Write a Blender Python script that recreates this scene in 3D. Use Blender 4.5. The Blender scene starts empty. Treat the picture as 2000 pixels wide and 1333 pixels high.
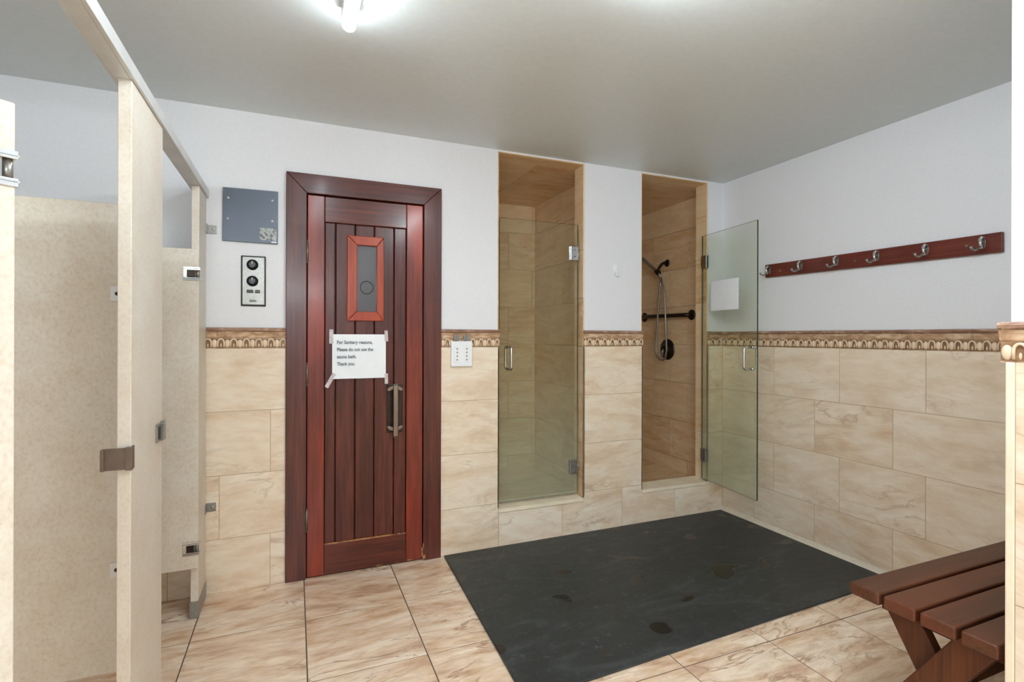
import bpy, bmesh, math, random
from mathutils import Vector, Matrix

S = bpy.context.scene
COL = S.collection
R = math.radians
random.seed(7)

# ------------------------------------------------------------------ camera
def make_camera():
    yaw, roll = R(22.644), R(0.1611)
    F = Vector((math.sin(yaw), math.cos(yaw), 0))
    Rt = Vector((math.cos(yaw), -math.sin(yaw), 0))
    U = Vector((0, 0, 1))
    R2 = Rt * math.cos(roll) + U * math.sin(roll)
    U2 = -Rt * math.sin(roll) + U * math.cos(roll)
    cd = bpy.data.cameras.new('camera')
    cd.sensor_width = 36.0
    cd.lens = 1014.55 * 36 / 2000
    cd.shift_y = -(666.5 - 658.29) / 2000
    cd.clip_start = 0.02
    co = bpy.data.objects.new('camera', cd)
    COL.objects.link(co)
    m = Matrix.Identity(4)
    for i, v in enumerate((R2, U2, -F)):
        m[0][i], m[1][i], m[2][i] = v
    m[0][3], m[1][3], m[2][3] = 0, 0, 1.2691
    co.matrix_world = m
    S.camera = co
make_camera()

# ------------------------------------------------------------------ world, view
w = bpy.data.worlds.new('world'); S.world = w; w.use_nodes = True
w.node_tree.nodes['Background'].inputs[0].default_value = (0.8, 0.85, 0.9, 1)
w.node_tree.nodes['Background'].inputs[1].default_value = 0.3
S.view_settings.view_transform = 'Standard'
S.view_settings.look = 'None'
S.view_settings.gamma = 1
S.view_settings.use_curve_mapping = False
S.view_settings.exposure = -0.06
LAMP = 105.0            # emission of the ceiling tubes
S.cycles.max_bounces = 14
S.cycles.diffuse_bounces = 6
S.cycles.glossy_bounces = 5
S.cycles.transparent_max_bounces = 16
S.cycles.sample_clamp_indirect = 6
S.cycles.use_denoising = True
S.cycles.caustics_reflective = False
S.cycles.caustics_refractive = False

# ------------------------------------------------------------------ helpers: colour and nodes
def lin(c):
    out = []
    for v in c[:3]:
        v /= 255.0
        out.append(v / 12.92 if v <= 0.04045 else ((v + 0.055) / 1.055) ** 2.4)
    return (*out, 1)

class NT:
    def __init__(s, name):
        s.m = bpy.data.materials.new(name); s.m.use_nodes = True
        s.t = s.m.node_tree; s.n = s.t.nodes; s.l = s.t.links
        s.b = s.n['Principled BSDF']; s.out = s.n['Material Output']
    def new(s, typ, **kw):
        nd = s.n.new(typ)
        for k, v in kw.items(): setattr(nd, k, v)
        return nd
    def link(s, a, b): s.l.new(a, b)
    def ramp(s, fac, stops):
        r = s.new('ShaderNodeValToRGB'); e = r.color_ramp.elements
        while len(e) < len(stops): e.new(0.5)
        for i, (p, c) in enumerate(stops):
            e[i].position = p; e[i].color = lin(c) if max(c) > 1 else (*c, 1)
        s.link(fac, r.inputs[0]); return r.outputs[0]
    def noise(s, vec, scale, detail=4, rough=0.55, dist=0.0):
        nz = s.new('ShaderNodeTexNoise')
        nz.inputs['Scale'].default_value = scale; nz.inputs['Detail'].default_value = detail
        nz.inputs['Roughness'].default_value = rough; nz.inputs['Distortion'].default_value = dist
        if vec is not None: s.link(vec, nz.inputs['Vector'])
        return nz.outputs['Fac']
    def mapping(s, vec, scale=(1, 1, 1), rot=(0, 0, 0), loc=(0, 0, 0)):
        mp = s.new('ShaderNodeMapping')
        mp.inputs['Scale'].default_value = scale; mp.inputs['Rotation'].default_value = rot
        mp.inputs['Location'].default_value = loc
        s.link(vec, mp.inputs['Vector']); return mp.outputs[0]
    def mix(s, fac, a, b, blend='MIX'):
        mx = s.new('ShaderNodeMix', data_type='RGBA', blend_type=blend)
        for sock, v in ((mx.inputs[0], fac), (mx.inputs[6], a), (mx.inputs[7], b)):
            if hasattr(v, 'is_linked'): s.link(v, sock)
            elif isinstance(v, (int, float)): sock.default_value = v
            else: sock.default_value = lin(v)
        return mx.outputs[2]
    def math(s, op, a, b=None):
        mt = s.new('ShaderNodeMath', operation=op)
        for i, v in enumerate((a, b)):
            if v is None: continue
            if hasattr(v, 'is_linked'): s.link(v, mt.inputs[i])
            else: mt.inputs[i].default_value = v
        return mt.outputs[0]
    def bump(s, h, strength=0.2, dist=0.002):
        bp = s.new('ShaderNodeBump'); bp.inputs['Strength'].default_value = strength
        bp.inputs['Distance'].default_value = dist
        s.link(h, bp.inputs['Height']); s.link(bp.outputs[0], s.b.inputs['Normal'])
    def coord(s, k='Object'):
        return s.new('ShaderNodeTexCoord').outputs[k]
    def set(s, **kw):
        for k, v in kw.items():
            k = k.replace('_', ' ')
            if hasattr(v, 'is_linked'): s.link(v, s.b.inputs[k])
            elif isinstance(v, tuple): s.b.inputs[k].default_value = lin(v)
            else: s.b.inputs[k].default_value = v
        return s

M = {}
def plain(name, c, rough=0.5, metal=0.0, var=0.06, scale=30, coat=0.0, bump=0.0):
    t = NT(name); v = t.coord()
    f = t.noise(v, scale, 3)
    a = tuple(max(0, x * (1 - var)) for x in c); b = tuple(min(255, x * (1 + var)) for x in c)
    t.set(Base_Color=t.ramp(f, [(0.3, a), (0.7, b)]), Roughness=rough, Metallic=metal, Coat_Weight=coat)
    if bump: t.bump(f, bump)
    M[name] = t.m; return t.m

def tile_mat(name, vein, base, light, scale=(2.2, 11), rot=0.9, rough=0.28, contrast=0.0, tint=0.5, bump=0.05, veins=0.55):
    t = NT(name)
    at = t.new('ShaderNodeAttribute', attribute_name='rnd')
    rnd = at.outputs['Fac']
    uv = t.coord('UV')
    vr = t.new('ShaderNodeVectorRotate', rotation_type='Z_AXIS')
    ang = t.math('MULTIPLY', t.math('SUBTRACT', rnd, 0.55), rot)
    t.link(uv, vr.inputs['Vector']); t.link(ang, vr.inputs['Angle'])
    off = t.new('ShaderNodeCombineXYZ')
    t.link(t.math('MULTIPLY', rnd, 37.0), off.inputs[0]); t.link(t.math('MULTIPLY', rnd, 91.0), off.inputs[1])
    ad = t.new('ShaderNodeVectorMath', operation='ADD')
    t.link(vr.outputs[0], ad.inputs[0]); t.link(off.outputs[0], ad.inputs[1])
    v = ad.outputs[0]
    n1 = t.noise(t.mapping(v, (scale[0], scale[1], 1)), 1.0, 4, 0.55, 0.5)
    n2 = t.noise(t.mapping(v, (scale[0] * 3, scale[1] * 2.6, 1)), 1.0, 6, 0.68, 0.6)
    n3 = t.noise(t.mapping(v, (1.6, 3.5, 1)), 1.0, 3, 0.5, 0.3)
    n4 = t.noise(t.mapping(v, (scale[0] * 0.9, scale[1] * 0.8, 1), loc=(4.1, 7.7, 0)), 1.0, 5, 0.55, 0.9)
    c1 = t.ramp(n1, [(0.32 + contrast, vein), (0.48, base), (0.64 - contrast, light)])
    c3 = t.ramp(n3, [(0.38, tuple(0.5 * (a + b) for a, b in zip(vein, base))), (0.64, light)])
    c = t.mix(0.4, c1, c3)
    c = t.mix(0.30, c, t.ramp(n2, [(0.38, vein), (0.62, light)]))
    # thin wandering veins, broken up so that they fade in and out
    rid = t.math('ABSOLUTE', t.math('SUBTRACT', n4, 0.5))
    vm = t.math('MULTIPLY', t.ramp(rid, [(0.0, (1, 1, 1)), (0.022, (0, 0, 0))]), t.ramp(n3, [(0.45, (0, 0, 0)), (0.62, (veins, veins, veins))]))
    c = t.mix(vm, c, tuple(0.86 * q for q in vein))
    wn = t.new('ShaderNodeTexWhiteNoise', noise_dimensions='1D'); t.link(rnd, wn.inputs['W'])
    c = t.mix(t.math('MULTIPLY', wn.outputs['Value'], tint), c, light)
    t.set(Base_Color=c, Roughness=rough)
    t.b.inputs['Specular IOR Level'].default_value = 0.45
    t.bump(n2, bump)
    M[name] = t.m; return t.m

def wood_mat(name, dark, mid, light, rough=0.28, coat=0.35, axis='Z', patch=None, wave=16):
    t = NT(name); v = t.coord('Object')
    sc = {'Z': (wave, wave, 0.9), 'X': (0.9, wave, wave), 'Y': (wave, 0.9, wave)}[axis]
    n1 = t.noise(t.mapping(v, sc), 2.0, 6, 0.6, 0.6)
    sc2 = tuple(x * (5 if x > 1 else 1.4) for x in sc)
    n2 = t.noise(t.mapping(v, sc2), 2.0, 4, 0.6, 0.2)
    c = t.mix(0.4, t.ramp(n1, [(0.3, dark), (0.5, mid), (0.72, light)]), t.ramp(n2, [(0.35, dark), (0.65, light)]))
    if patch:
        n3 = t.noise(t.mapping(v, tuple(min(x, 5) for x in sc)), 1.0, 2, 0.5, 0.2)
        c = t.mix(t.ramp(n3, [(0.45, (0, 0, 0)), (0.68, (1, 1, 1))]), c, patch)
    t.set(Base_Color=c, Roughness=rough, Coat_Weight=coat)
    t.b.inputs['Coat Roughness'].default_value = 0.14
    t.b.inputs['Specular IOR Level'].default_value = 0.28
    t.bump(n2, 0.12, 0.002)
    M[name] = t.m; return t.m

# ------------------------------------------------------------------ materials
def make_materials():
    t = NT('white_paint'); f = t.noise(t.coord(), 90, 3)
    t.set(Base_Color=t.ramp(f, [(0.3, (226, 227, 230)), (0.7, (230, 231, 234))]), Roughness=0.55); t.bump(f, 0.05); M['white_paint'] = t.m
    t = NT('ceiling_paint'); f = t.noise(t.coord(), 38, 5, 0.6)
    t.set(Base_Color=t.ramp(f, [(0.3, (214, 221, 221)), (0.7, (219, 226, 226))]), Roughness=0.42); t.bump(f, 0.10, 0.004); M['ceiling_paint'] = t.m
    tile_mat('wall_tile', (204, 170, 134), (229, 209, 180), (241, 230, 212), scale=(2.6, 9), rot=0.35, contrast=0.03, tint=0.3, bump=0.03)
    tile_mat('shower_tile', (196, 148, 98), (222, 186, 140), (234, 212, 176), scale=(2.4, 12), rot=0.4, rough=0.22)
    tile_mat('floor_tile', (168, 114, 76), (226, 192, 154), (247, 230, 208), scale=(2.8, 11), rot=0.3, rough=0.25, contrast=0.05, tint=0.12, bump=0.06, veins=0.9)
    plain('grout', (176, 152, 122), 0.8, bump=0.1)
    plain('floor_grout', (84, 68, 54), 0.85, bump=0.1)
    plain('bullnose', (236, 222, 196), 0.3, var=0.04, scale=9)
    plain('caulk', (226, 214, 194), 0.5, var=0.03)
    # decorative border
    t = NT('border_cap'); v = t.coord('UV')
    n = t.noise(t.mapping(v, (9, 30, 1)), 1.0, 4, 0.6, 0.8)
    t.set(Base_Color=t.ramp(n, [(0.32, (116, 78, 60)), (0.5, (152, 118, 98)), (0.68, (196, 172, 148))]), Roughness=0.3); M['border_cap'] = t.m
    t = NT('border_field'); v = t.coord('UV')
    n = t.noise(t.mapping(v, (14, 30, 1)), 1.0, 4, 0.6, 0.8)
    t.set(Base_Color=t.ramp(n, [(0.32, (150, 112, 82)), (0.52, (190, 158, 126)), (0.7, (222, 200, 172))]), Roughness=0.35); M['border_field'] = t.m
    plain('border_recess', (132, 98, 70), 0.5, var=0.15, scale=40)
    plain('border_relief', (222, 200, 170), 0.32, var=0.05, scale=14)
    # stall laminate
    t = NT('stall_laminate'); v = t.coord('Object')
    n1 = t.noise(v, 7, 6, 0.62, 0.5); n2 = t.noise(t.mapping(v, (1, 1, 0.8)), 110, 5, 0.7); n3 = t.noise(v, 2.2, 3)
    c = t.ramp(n1, [(0.33, (202, 190, 171)), (0.5, (210, 202, 187)), (0.68, (217, 212, 200))])
    c = t.mix(0.36, c, t.ramp(n2, [(0.34, (184, 162, 138)), (0.46, (208, 199, 184)), (0.62, (222, 217, 205))]))
    c = t.mix(t.ramp(n3, [(0.4, (0, 0, 0)), (0.8, (0.25, 0.25, 0.25))]), c, (214, 190, 172))
    t.set(Base_Color=c, Roughness=0.38); t.bump(n2, 0.05); M['stall_laminate'] = t.m
    plain('aluminium', (214, 214, 212), 0.4, 0.45, var=0.03, scale=8)
    plain('chrome', (214, 216, 216), 0.14, 1.0, var=0.02, scale=8)
    plain('steel_brushed', (146, 144, 139), 0.34, 0.7, var=0.05, scale=60)
    plain('bronze_steel', (122, 108, 96), 0.38, 0.75, var=0.05, scale=40)
    plain('dark_bronze', (52, 42, 34), 0.3, 0.7, var=0.15, scale=50)
    plain('black_plastic', (28, 27, 27), 0.35)
    plain('dark_recess', (40, 36, 32), 0.6)
    # sauna door woods
    wood_mat('door_stile_wood', (76, 29, 21), (110, 41, 29), (134, 58, 42), 0.28, 0.2, 'Z', patch=(156, 54, 25), wave=6)
    wood_mat('door_rail_wood', (52, 24, 17), (84, 35, 25), (110, 50, 36), 0.26, 0.2, 'X', wave=9)
    wood_mat('door_plank_wood', (44, 20, 15), (74, 31, 23), (106, 49, 37), 0.3, 0.16, 'Z', wave=12)
    wood_mat('door_frame_wood', (54, 27, 23), (82, 41, 34), (106, 56, 46), 0.3, 0.16, 'Z', wave=12)
    wood_mat('head_casing_wood', (54, 27, 23), (82, 41, 34), (106, 56, 46), 0.3, 0.16, 'X', wave=12)
    wood_mat('window_frame_wood', (122, 42, 26), (150, 56, 32), (176, 78, 44), 0.28, 0.2, 'Z', wave=8)
    t = NT('worn_wood'); v = t.coord(); n = t.noise(v, 40, 5, 0.7)
    t.set(Base_Color=t.ramp(n, [(0.4, (96, 48, 34)), (0.55, (176, 120, 62)), (0.7, (206, 166, 110))]), Roughness=0.7); M['worn_wood'] = t.m
    wood_mat('bench_wood', (54, 29, 18), (78, 44, 27), (100, 61, 40), 0.42, 0.04, 'X', patch=(96, 50, 30), wave=10)
    wood_mat('bench_leg_wood', (58, 29, 17), (84, 44, 24), (104, 58, 32), 0.42, 0.04, 'Z', wave=10)
    wood_mat('rack_wood', (74, 30, 22), (100, 44, 33), (120, 58, 44), 0.3, 0.15, 'Y', wave=10)
    # window pane of the sauna door: dark wire mesh glass
    t = NT('mesh_glass'); v = t.coord('Object')
    vo = t.new('ShaderNodeTexChecker'); vo.inputs['Scale'].default_value = 260
    t.link(t.mapping(v, rot=(0, R(45), 0)), vo.inputs['Vector'])
    t.set(Base_Color=t.mix(vo.outputs['Fac'], (62, 60, 62), (98, 96, 100)), Roughness=0.16); t.bump(vo.outputs['Fac'], 0.15); M['mesh_glass'] = t.m
    plain('meter_grey', (84, 92, 104), 0.34, 0.2, var=0.03, scale=5)
    t = NT('sticker'); v = t.coord('Object')
    n = t.noise(v, 75, 2)
    t.set(Base_Color=t.ramp(n, [(0.42, (92, 98, 98)), (0.5, (160, 164, 162)), (0.62, (182, 184, 184))]), Roughness=0.5); M['sticker'] = t.m
    plain('paper', (236, 240, 243), 0.6, var=0.015, scale=6)
    plain('ink', (96, 102, 112), 0.7)
    t = NT('tape'); f = t.noise(t.coord(), 60, 3)
    t.set(Base_Color=t.ramp(f, [(0.4, (206, 192, 192)), (0.6, (226, 216, 216))]), Roughness=0.25, Alpha=0.75); M['tape'] = t.m
    plain('white_plastic', (236, 238, 240), 0.3, var=0.01)
    plain('label_grey', (140, 138, 134), 0.6)
    # rubber mat
    t = NT('rubber'); v = t.coord('Object')
    n1 = t.noise(t.mapping(v, (0.8, 2.2, 1)), 3.4, 7, 0.62, 1.5); n2 = t.noise(v, 34, 6, 0.75, 0.8); n3 = t.noise(t.mapping(v, (1, 1.5, 1), loc=(3.7, 1.2, 0)), 4.2, 1, 0.4, 0.2)
    c = t.ramp(n1, [(0.35, (34, 37, 37)), (0.55, (41, 45, 45)), (0.72, (64, 67, 68))])
    c = t.mix(t.ramp(n2, [(0.56, (0, 0, 0)), (0.72, (0.6, 0.6, 0.6))]), c, (98, 106, 116))
    wet = t.ramp(n3, [(0.655, (0, 0, 0)), (0.69, (1, 1, 1))])
    c = t.mix(wet, c, (24, 25, 26))
    t.set(Base_Color=c, Roughness=t.math('SUBTRACT', 0.5, t.math('MULTIPLY', wet, 0.25))); t.bump(n2, 0.1); M['rubber'] = t.m
    # clear glass with a pale diffuse tone mixed in, heaviest low down
    def glass(name, pale_c, pale_max, z0, z1, tint):
        t = NT(name); t.n.remove(t.b)
        tr = t.new('ShaderNodeBsdfTransparent'); tr.inputs[0].default_value = lin(tint)
        gl = t.new('ShaderNodeBsdfGlossy'); gl.inputs['Roughness'].default_value = 0.02
        fr = t.new('ShaderNodeFresnel')
        gb = t.new('ShaderNodeNewGeometry')
        t.link(t.math('ADD', 1.45, t.math('MULTIPLY', gb.outputs['Backfacing'], 1 / 1.45 - 1.45)), fr.inputs[0])
        mx = t.new('ShaderNodeMixShader'); t.link(fr.outputs[0], mx.inputs[0]); t.link(tr.outputs[0], mx.inputs[1]); t.link(gl.outputs[0], mx.inputs[2])
        df = t.new('ShaderNodeBsdfDiffuse'); df.inputs[0].default_value = lin(pale_c)
        geo = t.new('ShaderNodeNewGeometry'); sp = t.new('ShaderNodeSeparateXYZ'); t.link(geo.outputs['Position'], sp.inputs[0])
        mr = t.new('ShaderNodeMapRange'); mr.inputs[1].default_value = z1; mr.inputs[2].default_value = z0
        mr.inputs[3].default_value = 0.02; mr.inputs[4].default_value = pale_max; mr.interpolation_type = 'SMOOTHSTEP'
        t.link(sp.outputs[2], mr.inputs[0])
        nz = t.noise(t.mapping(geo.outputs['Position'], (3, 3, 6)), 1.0, 5, 0.6)
        fac = t.math('MULTIPLY', mr.outputs[0], t.math('ADD', 0.7, t.math('MULTIPLY', nz, 0.6)))
        m2 = t.new('ShaderNodeMixShader'); t.link(fac, m2.inputs[0]); t.link(mx.outputs[0], m2.inputs[1]); t.link(df.outputs[0], m2.inputs[2])
        t.link(m2.outputs[0], t.out.inputs[0]); M[name] = t.m
    glass('shower_glass', (190, 196, 172), 0.24, 0.22, 1.3, (252, 254, 249))
    plain('glass_edge', (52, 64, 50), 0.15)
    # lamp
    for nm, k in (('lamp_diffuser', 1.0), ('lamp_diffuser_dim', 0.54), ('lamp_diffuser_bright', 1.32)):
        t = NT(nm); t.n.remove(t.b)
        em = t.new('ShaderNodeEmission'); em.inputs[0].default_value = (0.84, 0.935, 1.0, 1); em.inputs[1].default_value = LAMP * k
        t.link(em.outputs[0], t.out.inputs[0]); M[nm] = t.m
make_materials()

# ------------------------------------------------------------------ helpers: geometry
class MB:
    """collects shapes into ONE mesh object"""
    def __init__(s): s.bm = bmesh.new(); s.rl = s.bm.faces.layers.float.new('rnd'); s.k = 0; s.smooth = False
    def _finish(s, faces, r=None, mi=None):
        r = random.random() if r is None else r
        for f in faces:
            f[s.rl] = r; f.material_index = s.k if mi is None else mi
    def box(s, x0, x1, y0, y1, z0, z1, r=None):
        vs = [s.bm.verts.new((x, y, z)) for x in (x0, x1) for y in (y0, y1) for z in (z0, z1)]
        q = ((0, 1, 3, 2), (4, 6, 7, 5), (0, 4, 5, 1), (2, 3, 7, 6), (0, 2, 6, 4), (1, 5, 7, 3))
        s._finish([s.bm.faces.new([vs[i] for i in f]) for f in q], r); return s
    def prism(s, pts, axis, a, b, r=None):
        """pts: 2D outline; axis: the axis it is pushed along from a to b"""
        def P(u, v, w):
            return {'X': (w, u, v), 'Y': (u, w, v), 'Z': (u, v, w)}[axis]
        A = [s.bm.verts.new(P(u, v, a)) for u, v in pts]; B = [s.bm.verts.new(P(u, v, b)) for u, v in pts]
        fs = [s.bm.faces.new(A), s.bm.faces.new(B[::-1])]
        n = len(pts)
        for i in range(n):
            j = (i + 1) % n
            fs.append(s.bm.faces.new((A[i], A[j], B[j], B[i])))
        s._finish(fs, r); return s
    def tube(s, pts, rad, seg=10, cap=True):
        pts = [Vector(p) for p in pts]; rads = rad if isinstance(rad, (list, tuple)) else [rad] * len(pts)
        rings = []; up = None
        for i, p in enumerate(pts):
            d = (pts[min(i + 1, len(pts) - 1)] - pts[max(i - 1, 0)]).normalized()
            if up is None:
                up = Vector((0, 0, 1)) if abs(d.z) < 0.9 else Vector((1, 0, 0))
            a = d.cross(up).normalized(); b = a.cross(d).normalized(); up = b
            rings.append([s.bm.verts.new(p + (a * math.cos(2 * math.pi * k / seg) + b * math.sin(2 * math.pi * k / seg)) * rads[i]) for k in range(seg)])
        fs = []
        for i in range(len(rings) - 1):
            for k in range(seg):
                j = (k + 1) % seg
                f = s.bm.faces.new((rings[i][k], rings[i][j], rings[i + 1][j], rings[i + 1][k])); f.smooth = True; fs.append(f)
        if cap:
            fs.append(s.bm.faces.new(rings[0][::-1])); fs.append(s.bm.faces.new(rings[-1]))
        s._finish(fs); return s
    def cyl(s, c, axis, r, h, seg=24):
        d = {'X': Vector((1, 0, 0)), 'Y': Vector((0, 1, 0)), 'Z': Vector((0, 0, 1))}[axis] if isinstance(axis, str) else Vector(axis).normalized()
        return s.tube([Vector(c) - d * h / 2, Vector(c) + d * h / 2], r, seg)
    def lathe(s, c, axis, prof, seg=28):
        """prof: (distance along the axis, radius)"""
        d = Vector(axis).normalized(); c = Vector(c)
        a = d.orthogonal().normalized(); b = d.cross(a)
        rings = [[s.bm.verts.new(c + d * h + (a * math.cos(2 * math.pi * k / seg) + b * math.sin(2 * math.pi * k / seg)) * max(r, 1e-4)) for k in range(seg)] for h, r in prof]
        fs = []
        for i in range(len(rings) - 1):
            for k in range(seg):
                j = (k + 1) % seg
                f = s.bm.faces.new((rings[i][k], rings[i][j], rings[i + 1][j], rings[i + 1][k])); f.smooth = True; fs.append(f)
        fs.append(s.bm.faces.new(rings[0][::-1])); fs.append(s.bm.faces.new(rings[-1]))
        s._finish(fs); return s
    def ell(s, c, rx, ry, rz, u=10, v=6):
        m = Matrix.Translation(c) @ Matrix.Diagonal((rx, ry, rz, 1))
        g = bmesh.ops.create_uvsphere(s.bm, u_segments=u, v_segments=v, radius=1, matrix=m)
        fs = {f for vv in g['verts'] for f in vv.link_faces}
        for f in fs: f.smooth = True
        s._finish(fs); return s
    def mat(s, k): s.k = k; return s
    def build(s, name, mats, parent=None, bevel=0.0, seg=2, xf=None):
        bm = s.bm
        if xf is not None: bm.transform(xf)
        bmesh.ops.recalc_face_normals(bm, faces=bm.faces)
        uv = bm.loops.layers.uv.new('UVMap')
        for f in bm.faces:
            n = f.normal; ax = max(range(3), key=lambda i: abs(n[i]))
            for l in f.loops:
                c = l.vert.co
                l[uv].uv = ((c.y, c.z), (c.x, c.z), (c.x, c.y))[ax]
        me = bpy.data.meshes.new(name); bm.to_mesh(me); bm.free()
        for k in (mats if isinstance(mats, (list, tuple)) else [mats]): me.materials.append(M[k])
        o = bpy.data.objects.new(name, me); COL.objects.link(o)
        if parent is not None:
            o.parent = parent
            o.matrix_parent_inverse = parent.matrix_world.inverted() if parent.type != 'EMPTY' else Matrix.Translation(-parent.location)
        if bevel:
            md = o.modifiers.new('edge', 'BEVEL'); md.width = bevel; md.segments = seg; md.limit_method = 'ANGLE'; md.angle_limit = R(40)
        return o

def thing(name, label, cat, loc=(0, 0, 0), group=None):
    o = bpy.data.objects.new(name, None); COL.objects.link(o); o.location = loc; o.empty_display_size = 0.1
    return tag(o, label, cat, group)
def tag(o, label, cat, group=None):
    o['label'] = label; o['category'] = cat
    if group: o['group'] = group
    return o
def struct(o, label=None):
    o['kind'] = 'structure'
    if label: o['label'] = label
    return o
def box(name, mats, parent, *b, bevel=0.0):
    return MB().box(*b).build(name, mats, parent, bevel)

# ------------------------------------------------------------------ room dimensions (metres)
YB = 2.922            # face of the tiles on the back wall
XR = 2.894            # face of the tiles on the right wall
XJ = 1.722            # face of the near right wall return
YJ = 0.760            # where that return ends and the bench alcove starts
PT = 0.008            # tiles stand this far off the paint
H = 2.40
ROWS = [0.0, 0.264, 0.578, 0.8935, 1.207]
S1 = (1.135, 1.722)   # first shower opening
S2 = (2.184, 2.752)   # second shower opening
CURB = 0.205
YI = 3.045            # inner face of the front shower wall
YS = 4.06             # shower back wall
ZF = 0.15             # shower floor
G = 0.0014            # half a grout joint

# ------------------------------------------------------------------ structure
def back_wall():
    y0, y1 = YB + PT, YI - 0.006
    m = MB()
    m.box(-1.9, -0.045, y0, y1, 0, H).box(-0.045, 0.772, y0, y1, 2.05, H)
    m.box(0.772, S1[0] - 0.008, y0, y1, 0, H)
    m.box(S1[0] - 0.008, S1[1] + 0.008, y0, y1, 2.392, H).box(S1[0] - 0.008, S1[1] + 0.008, y0, y1, 0, CURB - 0.01)
    m.box(S1[1] + 0.008, S2[0] - 0.008, y0, y1, 0, H)
    m.box(S2[0] - 0.008, S2[1] + 0.008, y0, y1, 2.392, H).box(S2[0] - 0.008, S2[1] + 0.008, y0, y1, 0, CURB - 0.01)
    m.box(S2[1] + 0.008, 3.06, y0, y1, 0, H)
    w = struct(m.build('wall_back', 'white_paint'))
    t = MB()
    # grout bed
    t.mat(1)
    for a, b, zt in ((-1.9, -0.045, 1.207), (0.772, S1[0], 1.207), (S1[0], S1[1], 0.2), (S1[1], S2[0], 1.207), (S2[0], S2[1], 0.2), (S2[1], XR + 0.006, 1.207)):
        t.box(a, b, YB + 0.001, YB + PT + 0.001, 0, zt)
    t.mat(0)
    def tl(x0, x1, z0, z1, r=None, l=G, rr=G):
        t.box(x0 + l, x1 - rr, YB, YB + PT, z0 + G, z1 - G, r)
    def row(x0, x1, j, joints, zt=None):
        xs = [x0] + [q for q in joints if x0 < q < x1] + [x1]
        for a, b in zip(xs, xs[1:]): tl(a, b, ROWS[j], zt or ROWS[j + 1])
    B = [-0.116 - 0.445 * k for k in range(5)]; Cc = [-0.345 - 0.445 * k for k in range(5)]
    row(-1.9, -0.045, 0, sorted(B)); row(-1.9, -0.045, 1, sorted(Cc)); row(-1.9, -0.045, 2, sorted(B)); row(-1.9, -0.045, 3, sorted([q - 0.2 for q in Cc]))
    for j in range(4): row(0.772, S1[0], j, [])
    for j in (1, 2, 3): row(S1[1], S2[0], j, []); row(S2[1], XR, j, [])
    # the low row under both openings, with tiles notched round the jambs
    tl(S1[0], 1.568, 0, CURB)
    tl(1.568, S1[1], 0, CURB, 0.31, G, 0); tl(S1[1], 2.02, 0, ROWS[1], 0.31, 0, G)
    tl(2.02, S2[0], 0, ROWS[1], 0.74, G, 0); tl(S2[0], 2.46, 0, CURB, 0.74, 0, G)
    tl(2.46, S2[1], 0, CURB, 0.12, G, 0); tl(S2[1], XR, 0, ROWS[1], 0.12, 0, G)
    t.build('tile_cladding', ['wall_tile', 'grout'], w)
    # lined reveals of the openings, tiled in courses
    e = MB()
    RJ = [0.232, 0.578, 0.8935, 1.207, 1.522, 1.836, 2.150, 2.388]
    for a, b in (S1, S2):
        for x0, x1 in ((a - 0.008, a), (b, b + 0.008)):
            for z0, z1 in zip(RJ, RJ[1:]):
                e.box(x0, x1, YB + 0.012 if z0 > 1.2 else YB, YI, z0 + 0.001, z1 - 0.001)
        e.box(a - 0.008, b + 0.008, YB + 0.01, YI, 2.386, 2.392)
    e.build('opening_reveal', 'shower_tile', w, 0.0008, 1)
    c = MB()
    for a, b in (S1, S2):
        c.prism([(YB - 0.004, CURB), (YI + 0.004, CURB), (YI + 0.004, CURB + 0.034), (YB - 0.004, CURB + 0.022)], 'X', a, b)
    c.build('curb_cap', 'bullnose', w, 0.003)

def right_wall():
    m = MB().box(XR + PT, XR + 0.16, -0.2, YB + PT, 0, H)
    w = struct(m.build('wall_right', 'white_paint'))
    t = MB().mat(1).box(XR + 0.001, XR + PT + 0.001, 0.6, YB, 0, 1.207).mat(0)
    A = [2.480 - 0.4445 * k for k in range(5)]; Bq = [2.19 - 0.445 * k for k in range(2)] + [1.27, 0.82, 2.635]
    for j in range(4):
        ys = sorted([0.6, YB] + (A if j % 2 else Bq))
        ys = [q for q in ys if 0.6 <= q <= YB]
        for a, b in zip(ys, ys[1:]):
            t.box(XR, XR + PT, a + G, b - G, ROWS[j] + G, ROWS[j + 1] - G)
    t.build('tile_cladding', ['wall_tile', 'grout'], w)
    # the return nearer the camera
    m = MB().box(XJ + PT, XR + PT, -3.2, YJ - PT, 0, H)
    w = struct(m.build('wall_return', 'white_paint'))
    t = MB().mat(1).box(XJ + 0.001, XJ + PT + 0.001, -3.2, YJ - 0.001, 0, 1.207).box(XJ + PT, XR, YJ - PT, YJ - 0.001, 0, 1.207).mat(0)
    for j in range(4):
        y = YJ - 0.02; k = 0
        while y > -3.2:
            n = y - (0.22 if (k == 0 and j % 2 == 0) else 0.4445)
            t.box(XJ, XJ + PT, n + G, y - G, ROWS[j] + G, ROWS[j + 1] - G); y = n; k += 1
        for a, b in ((1.74, 2.1), (2.1, 2.54), (2.54, XR)):
            t.box(a + G, b - G, YJ - PT, YJ, ROWS[j] + G, ROWS[j + 1] - G)
    t.build('tile_cladding', ['wall_tile', 'grout'], w)
    MB().box(XJ - 0.001, XJ + 0.016, YJ - 0.020, YJ + 0.001, 0, 1.207).build('corner_bullnose', 'bullnose', w, 0.004)

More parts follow.
